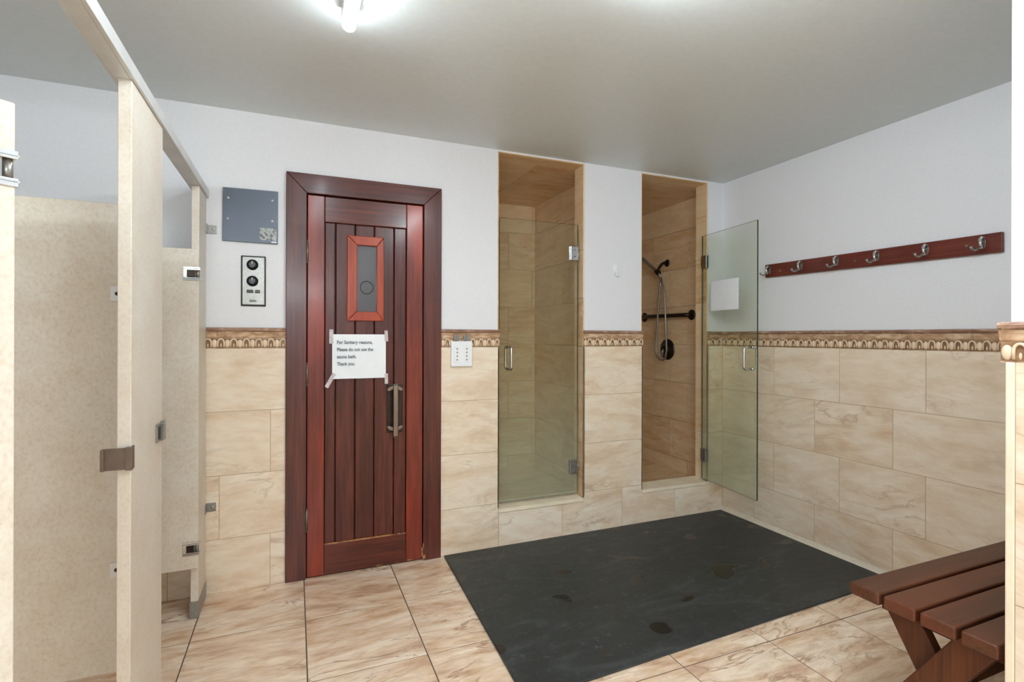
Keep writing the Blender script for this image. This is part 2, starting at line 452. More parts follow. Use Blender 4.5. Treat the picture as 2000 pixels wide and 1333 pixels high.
def other_shell():
    struct(MB().box(-2.02, -1.9, -3.2, YI, 0, H).build('wall_left', 'white_paint'))
    struct(MB().box(-2.02, XR + 0.16, -3.32, -3.2, 0, H).build('wall_rear', 'white_paint'))
    struct(MB().box(-2.02, XR + 0.16, -3.32, YI - 0.006, H, H + 0.1).build('ceiling', 'ceiling_paint'))
    f = MB().mat(1).box(-2.02, XR + 0.16, -3.32, YI - 0.006, -0.1, -0.0015).mat(0)
    xs = [0.045 + 0.446 * k for k in range(-5, 8)]; ys = [2.495 - 0.4535 * k for k in range(-1, 14)]
    for a, b in zip(xs, xs[1:]):
        for c, d in zip(ys[1:], ys):
            a2, b2, c2, d2 = max(a, -1.9), min(b, XR + PT), max(c, -3.2), min(d, YB + PT)
            if b2 - a2 > 0.01 and d2 - c2 > 0.01:
                f.box(a2 + 0.0022, b2 - 0.0022, c2 + 0.0022, d2 - 0.0022, -0.009, 0.0)
    struct(f.build('floor', ['floor_tile', 'floor_grout'], None, 0.0008, 1))
    # pale sealant cove along the foot of the right wall
    m = MB()
    m.prism([(XR + 0.002, 0.0), (XR - 0.016, 0.0), (XR - 0.006, 0.016), (XR + 0.002, 0.04)], 'Y', YJ + 0.5, YB)
    struct(m.build('baseboard_right', 'caulk'))

def showers():
    zr = [ZF, 0.264, 0.578, 0.8935, 1.207, 1.522, 1.836, 2.150, 2.388]
    def cl(t, plane, v0, off, a0, a1, ph):
        """courses of tiles on a shower wall"""
        for j, (z0, z1) in enumerate(zip(zr, zr[1:])):
            q = a0 - 0.44 + ((ph + 0.22 * j) % 0.44)
            while q < a1:
                s, e = max(q, a0), min(q + 0.44, a1)
                if e - s > 0.012:
                    if plane == 'X': t.box(min(v0, v0 + off), max(v0, v0 + off), s + G, e - G, z0 + G, z1 - G)
                    else: t.box(s + G, e - G, min(v0, v0 + off), max(v0, v0 + off), z0 + G, z1 - G)
                q += 0.44
    for x0, x1 in ((0.95, 1.91), (2.01, 2.95)):
        for m, args in ((MB().box(x0 - 0.05, x0 - 0.001, YI, YS + 0.05, 0, H), ('X', x0 + 0.007, -0.007, YI, YS, 0.1)),
                        (MB().box(x1 + 0.001, x1 + 0.05, YI, YS + 0.05, 0, H), ('X', x1 - 0.007, 0.007, YI, YS, 0.3)),
                        (MB().box(x0, x1, YS + 0.001, YS + 0.05, 0, H), ('Y', YS - 0.007, 0.007, x0 + 0.007, x1 - 0.007, 0.26))):
            w = struct(m.build('wall_shower', 'grout'))
            t = MB(); cl(t, *args); t.build('tile_cladding', 'shower_tile', w)
        c = MB().mat(1).box(x0, x1, YI, YS, 2.39, 2.44).mat(0)
        y = YI
        for d in (0.20, 0.31, 0.31, 0.31):
            for a, b in ((x0, x0 + 0.5), (x0 + 0.5, x1)):
                if y < YS: c.box(a + G, b - G, y + G, min(y + d, YS) - G, 2.3855, 2.39)
            y += d
        struct(c.build('ceiling_shower', ['shower_tile', 'grout']))
        f = MB().mat(1).box(x0, x1, YI, YS, 0.02, ZF - 0.001).mat(0)
        n = 6
        for i in range(n):
            for k in range(n):
                a = x0 + (x1 - x0) * i / n; b = x0 + (x1 - x0) * (i + 1) / n; c0 = YI + (YS - YI) * k / n; d0 = YI + (YS - YI) * (k + 1) / n
                f.box(a + 0.002, b - 0.002, c0 + 0.002, d0 - 0.002, ZF - 0.006, ZF)
        struct(f.build('floor_shower', ['shower_tile', 'grout']))

def border(idx, org, du, dv, length):
    """moulded tile border; du runs along the wall, dv points off the wall"""
    du, dv = Vector(du), Vector(dv)
    X = Matrix((( du.x, -dv.x, 0, org[0]), (du.y, -dv.y, 0, org[1]), (0, 0, 1, 0), (0, 0, 0, 1)))
    # local: x along, -y outward, z up
    e = 0.022
    cap = MB()
    n = max(1, round(length / 0.3)); L = length / n
    prof = [(0.0, 1.2905), (-0.016, 1.2905), (-0.024, 1.296), (-0.026, 1.303), (-0.022, 1.309), (-0.012, 1.312), (0.0, 1.312)]
    for i in range(n): cap.prism([(y, z) for y, z in prof], 'X', i * L + 0.0005, (i + 1) * L - 0.0005)
    c = struct(cap.build('trim_%d' % idx, 'border_cap', None, 0, 1, X))
    fld = MB()
    fprof = [(0.0, 1.205), (-0.005, 1.205), (-0.006, 1.258), (-0.011, 1.264), (-0.014, 1.278), (-0.018, 1.2905), (0.0, 1.2905)]
    for i in range(n): fld.prism([(y, z) for y, z in fprof], 'X', i * L + 0.0005, (i + 1) * L - 0.0005)
    fld.build('border_field', 'border_field', c, 0, 1, X)
    P = 0.0555
    k = max(1, round(length / P)); p = length / k
    rc = MB()
    rc.box(0.001, length - 0.001, -0.0068, -0.004, 1.210, 1.256)
    rc.build('border_recess', 'border_recess', c, 0, 1, X)
    rb = MB()
    for i in range(k):
        u = i * p
        # a pendant lobe, and the arch that links it with the next
        rb.ell((u + p * 0.26, -0.006, 1.2315), p * 0.235, 0.0075, 0.0205, 12, 8)
        arch = [(u + p * (0.52 + 0.245 - 0.245 * math.cos(a)), -0.0095, 1.236 + 0.0185 * math.sin(a)) for a in [math.pi * q / 8 for q in range(9)]]
        arch = [(arch[0][0], -0.0095, 1.214)] + arch + [(arch[-1][0], -0.0095, 1.214)]
        arch = [(min(max(x, 0.003), length - 0.003), y, z) for x, y, z in arch]
        rb.tube(arch, 0.0042, 6)
        rb.ell((u + p * 0.76, -0.006, 1.222), p * 0.07, 0.004, 0.010, 8, 6)
    rb.build('border_relief', 'border_relief', c, 0, 1, X)

def sauna_door():
    d = thing('door_1', 'dark red-brown plank sauna door with small window and paper notice', 'door', (0.06, YB, 0))
    d['kind'] = 'structure'
    yf = YB - 0.016
    L, Rr, T = -0.045, 0.774, 2.118
    li, ri, ti = 0.054, 0.672, 2.016
    MB().prism([(L, 0), (li, 0), (li, ti), (L, T)], 'Y', yf, YB + 0.01).build('side_casing', 'door_frame_wood', d, 0.003)
    MB().prism([(Rr, 0), (Rr, T), (ri, ti), (ri, 0)], 'Y', yf, YB + 0.01).build('side_casing', 'door_frame_wood', d, 0.003)
    MB().prism([(L, T), (li, ti), (ri, ti), (Rr, T)], 'Y', yf, YB + 0.01).build('head_casing', 'head_casing_wood', d, 0.003)
    j = MB().box(li - 0.012, li, YB + 0.01, YB + 0.10, 0, ti).box(ri, ri + 0.012, YB + 0.01, YB + 0.10, 0, ti).box(li - 0.012, ri + 0.012, YB + 0.01, YB + 0.10, ti, ti + 0.012)
    j.build('door_jamb', 'door_frame_wood', d)
    MB().box(-0.045, 0.772, YB + 0.101, YB + 0.115, 0, 2.06).build('light_block_panel', 'dark_recess', d)  # dark sheet added behind the leaf to stop light leaking through its gaps
    # leaf
    y = YB - 0.006; yb = YB + 0.034
    st = MB().box(li + 0.004, 0.142, y, yb, 0.006, ti - 0.006).build('stile', 'door_stile_wood', d, 0.003)
    st = MB().box(0.576, ri - 0.005, y, yb, 0.006, ti - 0.006).build('stile', 'door_stile_wood', d, 0.003)
    MB().box(0.1425, 0.5755, y, yb, 1.874, ti - 0.006).build('top_rail', 'door_rail_wood', d, 0.004)
    MB().box(0.1425, 0.5755, y, yb, 0.006, 0.166).build('bottom_rail', 'door_rail_wood', d, 0.004)
    gs = [0.143, 0.198, 0.299, 0.400, 0.507, 0.5755]
    for a, b in zip(gs, gs[1:]):
        MB().box(a + 0.0018, b - 0.0018, y + 0.008, yb - 0.004, 0.166, 1.874).build('plank', 'door_plank_wood', d, 0.0045)
    MB().box(0.145, 0.574, yb - 0.006, yb, 0.1, 1.9).build('backing', 'dark_recess', d)
    MB().box(0.1425, 0.5755, y + 0.0005, y + 0.008, 0.1655, 0.1695).build('ledge', 'worn_wood', d)
    # little window
    wx0, wx1, wz0, wz1 = 0.256, 0.449, 1.353, 1.812; ox0, ox1, oz0, oz1 = 0.307, 0.411, 1.403, 1.762
    w = MB(); yy = y - 0.012
    w.prism([(wx0, wz0), (wx0, wz1), (ox0, oz1), (ox0, oz0)], 'Y', yy, y + 0.010).prism([(wx1, wz0), (ox1, oz0), (ox1, oz1), (wx1, wz1)], 'Y', yy, y + 0.010)
    w.prism([(wx0, wz1), (wx1, wz1), (ox1, oz1), (ox0, oz1)], 'Y', yy, y + 0.010).prism([(wx0, wz0), (ox0, oz0), (ox1, oz0), (wx1, wz0)], 'Y', yy, y + 0.010)
    w = w.build('window_frame', 'window_frame_wood', d, 0.0035)
    MB().box(ox0 - 0.004, ox1 + 0.004, y + 0.0045, y + 0.0075, oz0 - 0.004, oz1 + 0.004).build('window_pane', 'mesh_glass', w)
    ring = [(0.359 + 0.034 * math.cos(a), y + 0.004, 1.535 + 0.034 * math.sin(a)) for a in [2 * math.pi * q / 24 for q in range(25)]]
    MB().tube(ring, 0.0022, 6, False).build('round_mark', 'dark_recess', w)  # dark ring lying on the pane
    # pull handle: flat bar on two forked brackets
    hd = MB()
    hx = 0.508
    hd.prism([(y - 0.048, 1.012), (y - 0.056, 1.000), (y - 0.060, 0.86), (y - 0.056, 0.726), (y - 0.046, 0.712), (y - 0.042, 0.730), (y - 0.047, 0.86), (y - 0.043, 0.996)], 'X', hx - 0.013, hx + 0.013)
    hd = hd.build('pull_handle', 'bronze_steel', d, 0.004)
    for z, sgn in ((0.982, -1), (0.765, 1)):
        br = MB()
        br.box(hx - 0.010, hx + 0.010, y - 0.046, y + 0.002, z - 0.012, z + 0.012)
        pts = [(hx + 0.043 * math.cos(a), z + sgn * (0.010 - 0.026 * math.sin(a))) for a in [math.pi * q / 10 for q in range(11)]]
        inn = [(hx + 0.027 * math.cos(a), z + sgn * (0.014 - 0.010 * math.sin(a))) for a in [math.pi * q / 10 for q in range(11)]]
        br.prism(pts + inn[::-1], 'Y', y - 0.034, y + 0.006)
        br.build('handle_bracket', 'bronze_steel', hd, 0.002)
    MB().box(hx - 0.040, hx + 0.046, y + 0.001, y + 0.006, 0.735, 1.005).build('handle_dark_sheet', 'dark_bronze', hd, 0.003)  # flat dark sheet behind the pull handle and its brackets
    for z in (1.71, 1.07, 0.31):
        MB().cyl((li + 0.003, yf - 0.003, z), 'Z', 0.0055, 0.105, 12).cyl((li + 0.003, yf - 0.003, z + 0.056), 'Z', 0.004, 0.010, 10).cyl((li + 0.003, yf - 0.003, z - 0.056), 'Z', 0.004, 0.010, 10).build('hinge', 'bronze_steel', d)
    # chipped varnish at the foot of the latch side
    ch = MB()
    for (x, z, a, b) in ((0.668, 0.045, .006, .030), (0.676, 0.02, .009, .014), (0.672, 0.085, .003, .016), (0.60, 0.012, .018, .003), (0.52, 0.010, .012, .003), (0.43, 0.010, .020, .0025)):
        ch.ell((x, y if x < ri else yf, z), a, 0.0012, b, 8, 6)
    ch.build('chipped_varnish', 'worn_wood', d)

# ------------------------------------------------------------------ toilet stalls
XS = -0.400; TH = 0.031
def stalls():
    # pilaster between the stalls
    p = thing('stall_pilaster', 'tall cream laminate pilaster standing between the two toilet stalls, metal keeper on its near edge', 'stall pilaster', (XS, 1.83, 0))
    MB().box(XS - TH, XS, 1.655, 2.0, 0.0, 1.946).build('panel', 'stall_laminate', p, 0.002)
    MB().box(XS - TH - 0.003, XS + 0.003, 1.650, 2.005, 0.0, 0.09).build('shoe', 'steel_brushed', p, 0.002)
    k = MB().box(XS - 0.062, XS - 0.002, 1.643, 1.650, 0.918, 0.975).box(XS - 0.010, XS + 0.006, 1.640, 1.652, 0.916, 0.977).box(XS, XS + 0.004, 1.650, 1.672, 0.916, 0.977).box(XS - 0.062, XS - 0.054, 1.634, 1.645, 0.918, 0.975)
    k.build('door_keeper', 'bronze_steel', p, 0.0015)
    k = MB().box(XS, XS + 0.006, 1.915, 1.950, 0.935, 0.992).box(XS, XS + 0.009, 1.975, 2.004, 0.932, 0.995).box(XS, XS + 0.016, 1.964, 1.974, 0.938, 0.989)
    k = k.build('latch_strike', 'steel_brushed', p, 0.0015)
    MB().box(XS + 0.005, XS + 0.0075, 1.921, 1.944, 0.944, 0.983).build('slot', 'dark_recess', k)
    for z in (1.39, 0.595):
        b = MB().box(XS - TH - 0.058, XS - TH, 1.815, 1.820, z - 0.021, z + 0.021).box(XS - TH - 0.004, XS - TH, 1.795, 1.820, z - 0.021, z + 0.021)
        b = b.build('divider_bracket', 'aluminium', p, 0.001)
        MB().lathe((XS - TH - 0.042, 1.8155, z), (0, -1, 0), [(0, 0.006), (0.003, 0.005), (0.004, 0.002)], 12).build('screw', 'dark_bronze', b)
    # pilaster by the back wall
    p = thing('stall_pilaster', 'narrow cream laminate pilaster beside the back wall with a grey metal foot', 'stall pilaster', (XS, 2.8, 0))
    MB().box(XS - TH, XS, 2.702, 2.895, 0.0, 1.946).build('panel', 'stall_laminate', p, 0.002)
    MB().box(XS - TH - 0.004, XS + 0.004, 2.697, 2.90, 0.0, 0.075).build('shoe', 'steel_brushed', p, 0.002)
    for z in (1.793, 0.428):
        b = MB().box(XS, XS + 0.042, YB + PT - 0.004 if z > 1.3 else YB - 0.004, YB + PT if z > 1.3 else YB, z - 0.021, z + 0.021).box(XS, XS + 0.004, 2.875, YB + (PT if z > 1.3 else 0), z - 0.021, z + 0.021)
        b = b.build('wall_bracket', 'steel_brushed', p, 0.001)
        MB().lathe((XS + 0.028, YB + (PT if z > 1.3 else 0) - 0.003, z), (0, -1, 0), [(0, 0.007), (0.003, 0.006), (0.0045, 0.002)], 14).build('screw', 'chrome', b)
    # dividing panel, running back from the middle pilaster
    q = thing('stall_divider', 'mottled beige partition panel running back between the two toilet stalls', 'stall divider', (-0.9, 1.835, 0))
    MB().box(-1.892, -0.464, 1.820, 1.845, 0.30, 1.650).build('panel', 'stall_laminate', q, 0.002)
    # head rail, an aluminium channel with a ridged top
    r = MB()
    r.prism([(-0.447, 1.946), (-0.392, 1.946), (-0.392, 1.984), (-0.405, 1.990), (-0.417, 2.006), (-0.424, 2.006), (-0.436, 1.990), (-0.447, 1.984)], 'Y', -0.6, YB + PT)
    r.box(-0.437, -0.402, -0.6, YB + PT, 1.9445, 1.947)
    tag(r.build('head_rail', 'aluminium', None, 0.0012), 'long aluminium rail running overhead along the front of the toilet stalls', 'rail')

    def leaf(label, origin, ang):
        """local frame: x=0 hinge edge, leaf runs to -x, y=0 front face, thickness to +y"""
        X = Matrix.Translation(origin) @ Matrix.Rotation(ang, 4, 'Z')
        d = thing('stall_door', label, 'stall door', origin)
        W = 0.60; z0, z1 = 0.235, 1.655
        nz = [(0.325, 0.045), (1.545, 0.045)]
        out = [(0, z0), (0, 0.303), (-0.050, 0.303), (-0.050, 0.347), (0, 0.347), (0, 1.523), (-0.050, 1.523), (-0.050, 1.567), (0, 1.567), (0, z1), (-W, z1), (-W, z0)]
        MB().prism(out, 'Y', 0, 0.025).build('panel', 'stall_laminate', d, 0.002, 2, X)
        for z in (0.325, 1.545):
            b = MB()
            b.box(-0.060, 0.004, -0.0025, 0, z - 0.030, z - 0.016).box(-0.060, 0.004, -0.0025, 0, z + 0.016, z + 0.030).box(-0.060, -0.046, -0.0025, 0, z - 0.018, z + 0.018)
            b.box(-0.060, 0.006, -0.0025, 0.0275, z - 0.0235, z - 0.0195).box(-0.060, 0.006, -0.0025, 0.0275, z + 0.0195, z + 0.0235)
            b = b.build('hinge', 'chrome', d, 0.001, 2, X)
            MB().box(-0.046, -0.020, 0.002, 0.022, z - 0.014, z + 0.014).build('cam', 'dark_bronze', b, 0.002, 2, X)
            MB().cyl((-0.006, 0.012, z), 'Z', 0.007, 0.040, 16).build('pin', 'steel_brushed', b, 0, 2, X)
        return d
    leaf('cream laminate stall door folded back at the back wall pilaster, chrome hinges top and bottom', (XS + 0.004, 2.668, 0), 0)
    leaf('nearest stall door, cream laminate edge at the far left with a notched chrome hinge', (-0.430, 1.114, 0), R(38))

# ------------------------------------------------------------------ wall fittings
def fittings():
    y = YB + PT
    # grey cover plate
    p = thing('cover_plate', 'square slate-grey metal cover plate with a worn sticker on the white wall', 'cover plate', (-0.21, y, 1.87))
    MB().prism([(-0.334, 1.742), (-0.332, 2.006), (-0.084, 2.010), (-0.084, 1.740)], 'Y', y - 0.012, y).build('plate', 'meter_grey', p, 0.0015)
    MB().box(-0.168, -0.090, y - 0.0128, y - 0.012, 1.756, 1.818).build('sticker', 'sticker', p)
    MB().box(-0.114, -0.090, y - 0.0128, y - 0.012, 1.746, 1.752).build('barcode_strip', 'paper', p)
    for x, z in ((-0.308, 1.955), (-0.109, 1.960), (-0.311, 1.852), (-0.110, 1.856)):
        MB().lathe((x, y - 0.0118, z), (0, -1, 0), [(0, 0.006), (0.0018, 0.0055), (0.003, 0.002)], 12).build('screw', 'aluminium', p)
    # sauna control
    c = thing('sauna_control', 'brushed metal sauna control panel with two black dials beside the door', 'control panel', (-0.197, y, 1.55))
    MB().box(-0.252, -0.139, y - 0.006, y, 1.420, 1.674).build('housing', 'dark_recess', c, 0.002)
    MB().box(-0.246, -0.145, y - 0.013, y - 0.005, 1.427, 1.668).build('face_plate', 'steel_brushed', c, 0.002)
    for z in (1.628, 1.546):
        k = MB().lathe((-0.200, y - 0.012, z), (0, -1, 0), [(0, 0.027), (0.004, 0.027), (0.006, 0.019), (0.020, 0.017), (0.022, 0.014)], 28)
        k.box(-0.2035, -0.1965, y - 0.037, y - 0.030, z - 0.016, z + 0.016)
        k = k.build('dial_knob', 'black_plastic', c)
        MB().box(-0.201, -0.199, y - 0.0378, y - 0.0368, z + 0.002, z + 0.016).build('pointer', 'white_plastic', k)
        mk = MB()
        for a in range(-130, 131, 26):
            t = R(90 - a); mk.box(-0.200 + 0.0315 * math.cos(t) - 0.0012, -0.200 + 0.0315 * math.cos(t) + 0.0012, y - 0.0136, y - 0.0128, z + 0.0315 * math.sin(t) - 0.0012, z + 0.0315 * math.sin(t) + 0.0012)
        mk.build('dial_marks', 'ink', c)
    for x0, x1 in ((-0.226, -0.196), (-0.188, -0.166)):
        MB().box(x0, x1, y - 0.019, y - 0.013, 1.486, 1.502).build('rocker_switch', 'black_plastic' if x0 < -0.2 else 'dark_bronze', c, 0.002)
    MB().box(-0.213, -0.182, y - 0.0136, y - 0.013, 1.441, 1.453).build('maker_plate', 'label_grey', c)
    # double switch
    y = YB
    s = thing('switch_plate', 'white double switch plate on the tiles between sauna door and first shower', 'light switch', (0.895, y, 1.165))
    MB().box(0.831, 0.960, y - 0.020, y, 1.094, 1.243).build('plate', 'white_plastic', s, 0.006, 3)
    for x in (0.866, 0.924):
        k = MB().box(x - 0.017, x + 0.017, y - 0.0225, y - 0.019, 1.118, 1.216).build('timer_switch', 'white_plastic', s, 0.002)
        for i in range(4):
            MB().box(x - 0.004, x + 0.004, y - 0.0245, y - 0.022, 1.130 + 0.021 * i, 1.140 + 0.021 * i).build('button', 'label_grey', k, 0.0008)
    for x in (0.866, 0.924):
        g = MB()
        for i in range(4): g.box(x - 0.015 + 0.0078 * i, x - 0.0095 + 0.0078 * i, y - 0.0215, y - 0.016, 1.250, 1.274)
        g.box(x - 0.017, x + 0.017, y - 0.0165, y - 0.010, 1.246, 1.278)
        tag(g.build('label_tab', 'label_grey', None), 'small grey label stuck on the border above the %s switch' % ('left-side' if x < 0.9 else 'right-side'), 'label', 'labels above the switches')
    # adhesive hook
    y = YB + PT
    h = thing('adhesive_hook', 'small white adhesive hook on the wall strip between the two showers', 'hook', (1.966, y, 1.71))
    MB().prism([(1.966 + 0.016 * math.cos(a), 1.728 + 0.030 * math.sin(a)) for a in [2 * math.pi * q / 16 for q in range(16)]], 'Y', y - 0.006, y).build('backplate', 'white_plastic', h, 0.002)
    MB().tube([(1.966, y - 0.005, 1.722), (1.966, y - 0.012, 1.700), (1.966, y - 0.016, 1.682), (1.967, y - 0.024, 1.676), (1.968, y - 0.034, 1.682), (1.968, y - 0.036, 1.694)], [0.007, 0.007, 0.006, 0.006, 0.006, 0.005], 10).build('prong', 'white_plastic', h)

def text_obj(name, body, loc, size, parent, mat):
    cu = bpy.data.curves.new(name, 'FONT'); cu.body = body; cu.size = size; cu.extrude = 0.0003; cu.offset = 0.0005
    o = bpy.data.objects.new(name + '_tmp', cu); COL.objects.link(o)
    dg = bpy.context.evaluated_depsgraph_get(); me = bpy.data.meshes.new_from_object(o.evaluated_get(dg))
    bpy.data.objects.remove(o); bpy.data.curves.remove(cu)
    me.transform(Matrix.Translation(loc) @ Matrix.Rotation(R(90), 4, 'X'))
    me.materials.clear(); me.materials.append(M[mat])
    t = bpy.data.objects.new(name, me); COL.objects.link(t)
    if parent: t.parent = parent; t.matrix_parent_inverse = Matrix.Translation(-parent.location)
    return t

def notice():
    y = YB - 0.008
    n = thing('paper_notice', 'white printed paper notice taped to the sauna door below its window', 'notice', (0.32, y, 1.16))
    # slightly bowed sheet
    m = MB(); N = 10
    x0, x1, z0, z1 = 0.181, 0.461, 1.042, 1.280
    pts = [(x0 + (x1 - x0) * i / N, y - 0.002 - 0.003 * math.sin(math.pi * i / N)) for i in range(N + 1)]
    m.prism(pts + [(a, b + 0.0006) for a, b in pts[::-1]], 'Z', z0, z1)
    m.build('sheet', 'paper', n)
    for i, (s, w) in enumerate((('For Sanitary reasons,', .184), ('Please do not use the', .187), ('sauna bath.', .100), ('Thank you.', .092))):
        t = text_obj('printed_line', s, (0, 0, 0), 0.022, n, 'ink')
        xs = [v.co.x for v in t.data.vertices]; k = w / (max(xs) - min(xs))
        for v in t.data.vertices:
            v.co.x = 0.205 + (v.co.x - min(xs)) * k; v.co.z = v.co.z * 1.15 + 1.229 - 0.0385 * i; v.co.y += y - 0.0062
    for (cx, cz, a, b, r) in ((0.176, 1.268, .010, .045, 0), (0.463, 1.272, .009, .036, 0.05), (0.172, 1.035, .010, .050, -0.5), (0.464, 1.036, .009, .034, 0.0)):
        T = Matrix.Translation((cx, 0, cz)) @ Matrix.Rotation(-r, 4, 'Y')
        MB().box(-a, a, y - 0.0032, y - 0.0024, -b / 1.2, b / 1.2).build('tape_strip', 'tape', n, 0, 1, T)

# ------------------------------------------------------------------ glass shower doors
def shower_door(label, X, width, hinge_dirs):
    """local frame: hinge edge at x=0, glass runs to -x, y=0 is its middle plane"""
    o = X.to_translation()
    d = thing('shower_door', label, 'shower door', o)
    z0, z1 = 0.248, 2.004; t = 0.005
    g = MB(); W = width
    g.mat(0)
    vs = []
    # two faces and four edges
    A = [g.bm.verts.new((x, -t, z)) for x, z in ((0, z0), (0, z1), (-W, z1), (-W, z0))]
    B = [g.bm.verts.new((x, t, z)) for x, z in ((0, z0), (0, z1), (-W, z1), (-W, z0))]
    g._finish([g.bm.faces.new(A), g.bm.faces.new(B[::-1])], 0, 0)
    g._finish([g.bm.faces.new((A[i], B[i], B[(i + 1) % 4], A[(i + 1) % 4])) for i in range(4)], 0, 1)
    g.build('glass_pane', ['shower_glass', 'glass_edge'], d, 0, 1, X)
    for z in (1.815, 0.420):
        h = MB()
        h.box(-0.060, -0.002, -0.014, -t, z - 0.045, z + 0.045).box(-0.060, -0.002, t, 0.014, z - 0.045, z + 0.045)
        h = h.build('hinge_clamp', 'chrome' if z > 1 else 'steel_brushed', d, 0.003, 2, X)
        a, b = hinge_dirs
        MB().cyl((0.003, 0, z), 'Z', 0.009, 0.050, 18).build('knuckle', 'chrome', h, 0, 1, X)
        for zz in (-0.022, 0.022):
            MB().lathe((-0.031, -0.014, z + zz), (0, -1, 0), [(0, 0.006), (0.002, 0.006), (0.003, 0.004)], 14).build('screw', 'steel_brushed', h, 0, 1, X)
    # back-to-back D pull
    xh = -W + 0.062; zb, zt = 1.068, 1.206
    for sg in (-1, 1):
        pts = []
        for k in range(7):
            a = math.pi / 2 * k / 6; pts.append((xh, sg * (0.032 + 0.016 * math.sin(a)), zb - 0.0 + 0.016 - 0.016 * math.cos(a)))
        lo = [(xh, sg * t, zb)] + pts
        hi = [(x, yy, zt + zb - z) for x, yy, z in lo][::-1]
        MB().tube(lo + hi, 0.0085, 12).build('pull_handle', 'chrome', d, 0, 1, X)
    return d

def shower_doors():
    shower_door('closed glass door of the first shower, next to the switch plate', Matrix.Translation((S1[1] - 0.012, 2.982, 0)), 0.552, (1, 0))
    # bracket plate on the reveal belongs to the door set
    a = math.atan2(2.40 - 2.955, 2.660 - 2.732)
    d = shower_door('open glass door of the second shower, swung out with a white sheet taped on it',
                Matrix.Translation((2.732, 2.955, 0)) @ Matrix.Rotation(a + math.pi, 4, 'Z'), 0.560, (0, 1))
    # the sheet
    s0, s1 = 0.110, 0.396
    u = Vector((math.cos(a), math.sin(a), 0)); nrm = Vector((-u.y, u.x, 0))
    if nrm.x > 0: nrm = -nrm
    O = Vector((2.732, 2.955, 0))
    m = MB()
    for sh, (a0, a1, b0, b1) in ((0.0075, (s0, s1, 1.455, 1.662)), (0.0095, (s0 + 0.006, s1 - 0.004, 1.458, 1.650))):
        q = [O + u * a0 + nrm * sh, O + u * a1 + nrm * (sh + 0.001), O + u * a1 + nrm * (sh + 0.002), O + u * a0 + nrm * (sh + 0.001)]
        m.prism([(p.x, p.y) for p in q], 'Z', b0, b1)
    tag(m.build('paper_sheet', 'paper', None), 'blank white paper sheet taped on the open shower door glass', 'sheet of paper')

# ------------------------------------------------------------------ shower fittings
def shower_fittings():
    xw = 2.943
    # grab bar
    g = thing('grab_bar', 'dark metal grab bar on the side wall of the second shower', 'grab bar', (xw, 3.6, 1.45))
    MB().tube([(xw, 3.30, 1.449)] + [(xw - 0.040 + 0.018 * math.cos(a), 3.30 + 0.018 - 0.018 * math.cos(a) if 0 else 3.30 + 0.018 * (1 - math.cos(a)) , 1.449) for a in [0, 0.5, 1.0, 1.5]][1:2] + [(xw - 0.045, 3.315, 1.449), (xw - 0.052, 3.34, 1.449), (xw - 0.052, 3.87, 1.452), (xw - 0.045, 3.895, 1.452), (xw, 3.91, 1.452)], 0.017, 16).build('bar', 'dark_bronze', g)
    for yy in (3.30, 3.91):
        MB().lathe((xw, yy, 1.45), (-1, 0, 0), [(0, 0.042), (0.006, 0.042), (0.011, 0.034), (0.013, 0.018)], 26).build('flange', 'dark_bronze', g)
    # valve
    v = thing('shower_valve', 'round dark shower valve below the hand shower in the second shower', 'shower valve', (xw, 3.594, 1.165))
    MB().lathe((xw, 3.594, 1.165), (-1, 0, 0), [(0, 0.090), (0.004, 0.090), (0.012, 0.078), (0.016, 0.040), (0.040, 0.034), (0.044, 0.026)], 36).build('escutcheon', 'dark_bronze', v)
    MB().tube([(xw - 0.040, 3.594, 1.165), (xw - 0.052, 3.594, 1.150), (xw - 0.058, 3.592, 1.100)], [0.012, 0.010, 0.007], 12).build('lever', 'steel_brushed', v)
    # hand shower on its arm
    s = thing('hand_shower', 'hand shower with a looping hose on a bent arm in the second shower', 'hand shower', (xw, 3.6, 1.9))
    MB().lathe((xw, 3.600, 1.905), (-1, 0, 0), [(0, 0.032), (0.004, 0.032), (0.012, 0.020)], 24).build('flange', 'dark_bronze', s)
    MB().tube([(xw, 3.600, 1.905), (xw - 0.03, 3.601, 1.908), (xw - 0.055, 3.603, 1.895), (xw - 0.085, 3.606, 1.856), (2.850, 3.607, 1.835)], 0.011, 12).build('arm', 'dark_bronze', s)
    MB().cyl((2.848, 3.607, 1.822), (0, 1, 0.5), 0.020, 0.046, 18).box(2.836, 2.860, 3.594, 3.620, 1.800, 1.838).build('holder', 'dark_bronze', s, 0.002)
    hs = MB().tube([(2.850, 3.565, 1.770), (2.850, 3.600, 1.815), (2.850, 3.70, 1.885), (2.850, 3.80, 1.955), (2.846, 3.86, 1.985)], [0.011, 0.013, 0.014, 0.015, 0.020], 14)
    hs.lathe((2.836, 3.885, 1.992), (-0.45, 0.25, -0.85), [(-0.02, 0.020), (0.0, 0.040), (0.018, 0.046), (0.024, 0.040)], 24)
    hs.build('handset', 'steel_brushed', s)
    pts = [(2.850, 3.565, 1.768), (2.850, 3.578, 1.70), (2.850, 3.605, 1.483), (2.850, 3.626, 1.25), (2.850, 3.632, 1.17), (2.852, 3.618, 1.105), (2.855, 3.585, 1.078), (2.855, 3.545, 1.074), (2.852, 3.510, 1.095), (2.850, 3.493, 1.16), (2.850, 3.505, 1.40), (2.850, 3.520, 1.62), (2.850, 3.560, 1.755), (2.848, 3.600, 1.800)]
    MB().tube(pts, 0.008, 10).build('hose', 'steel_brushed', s)

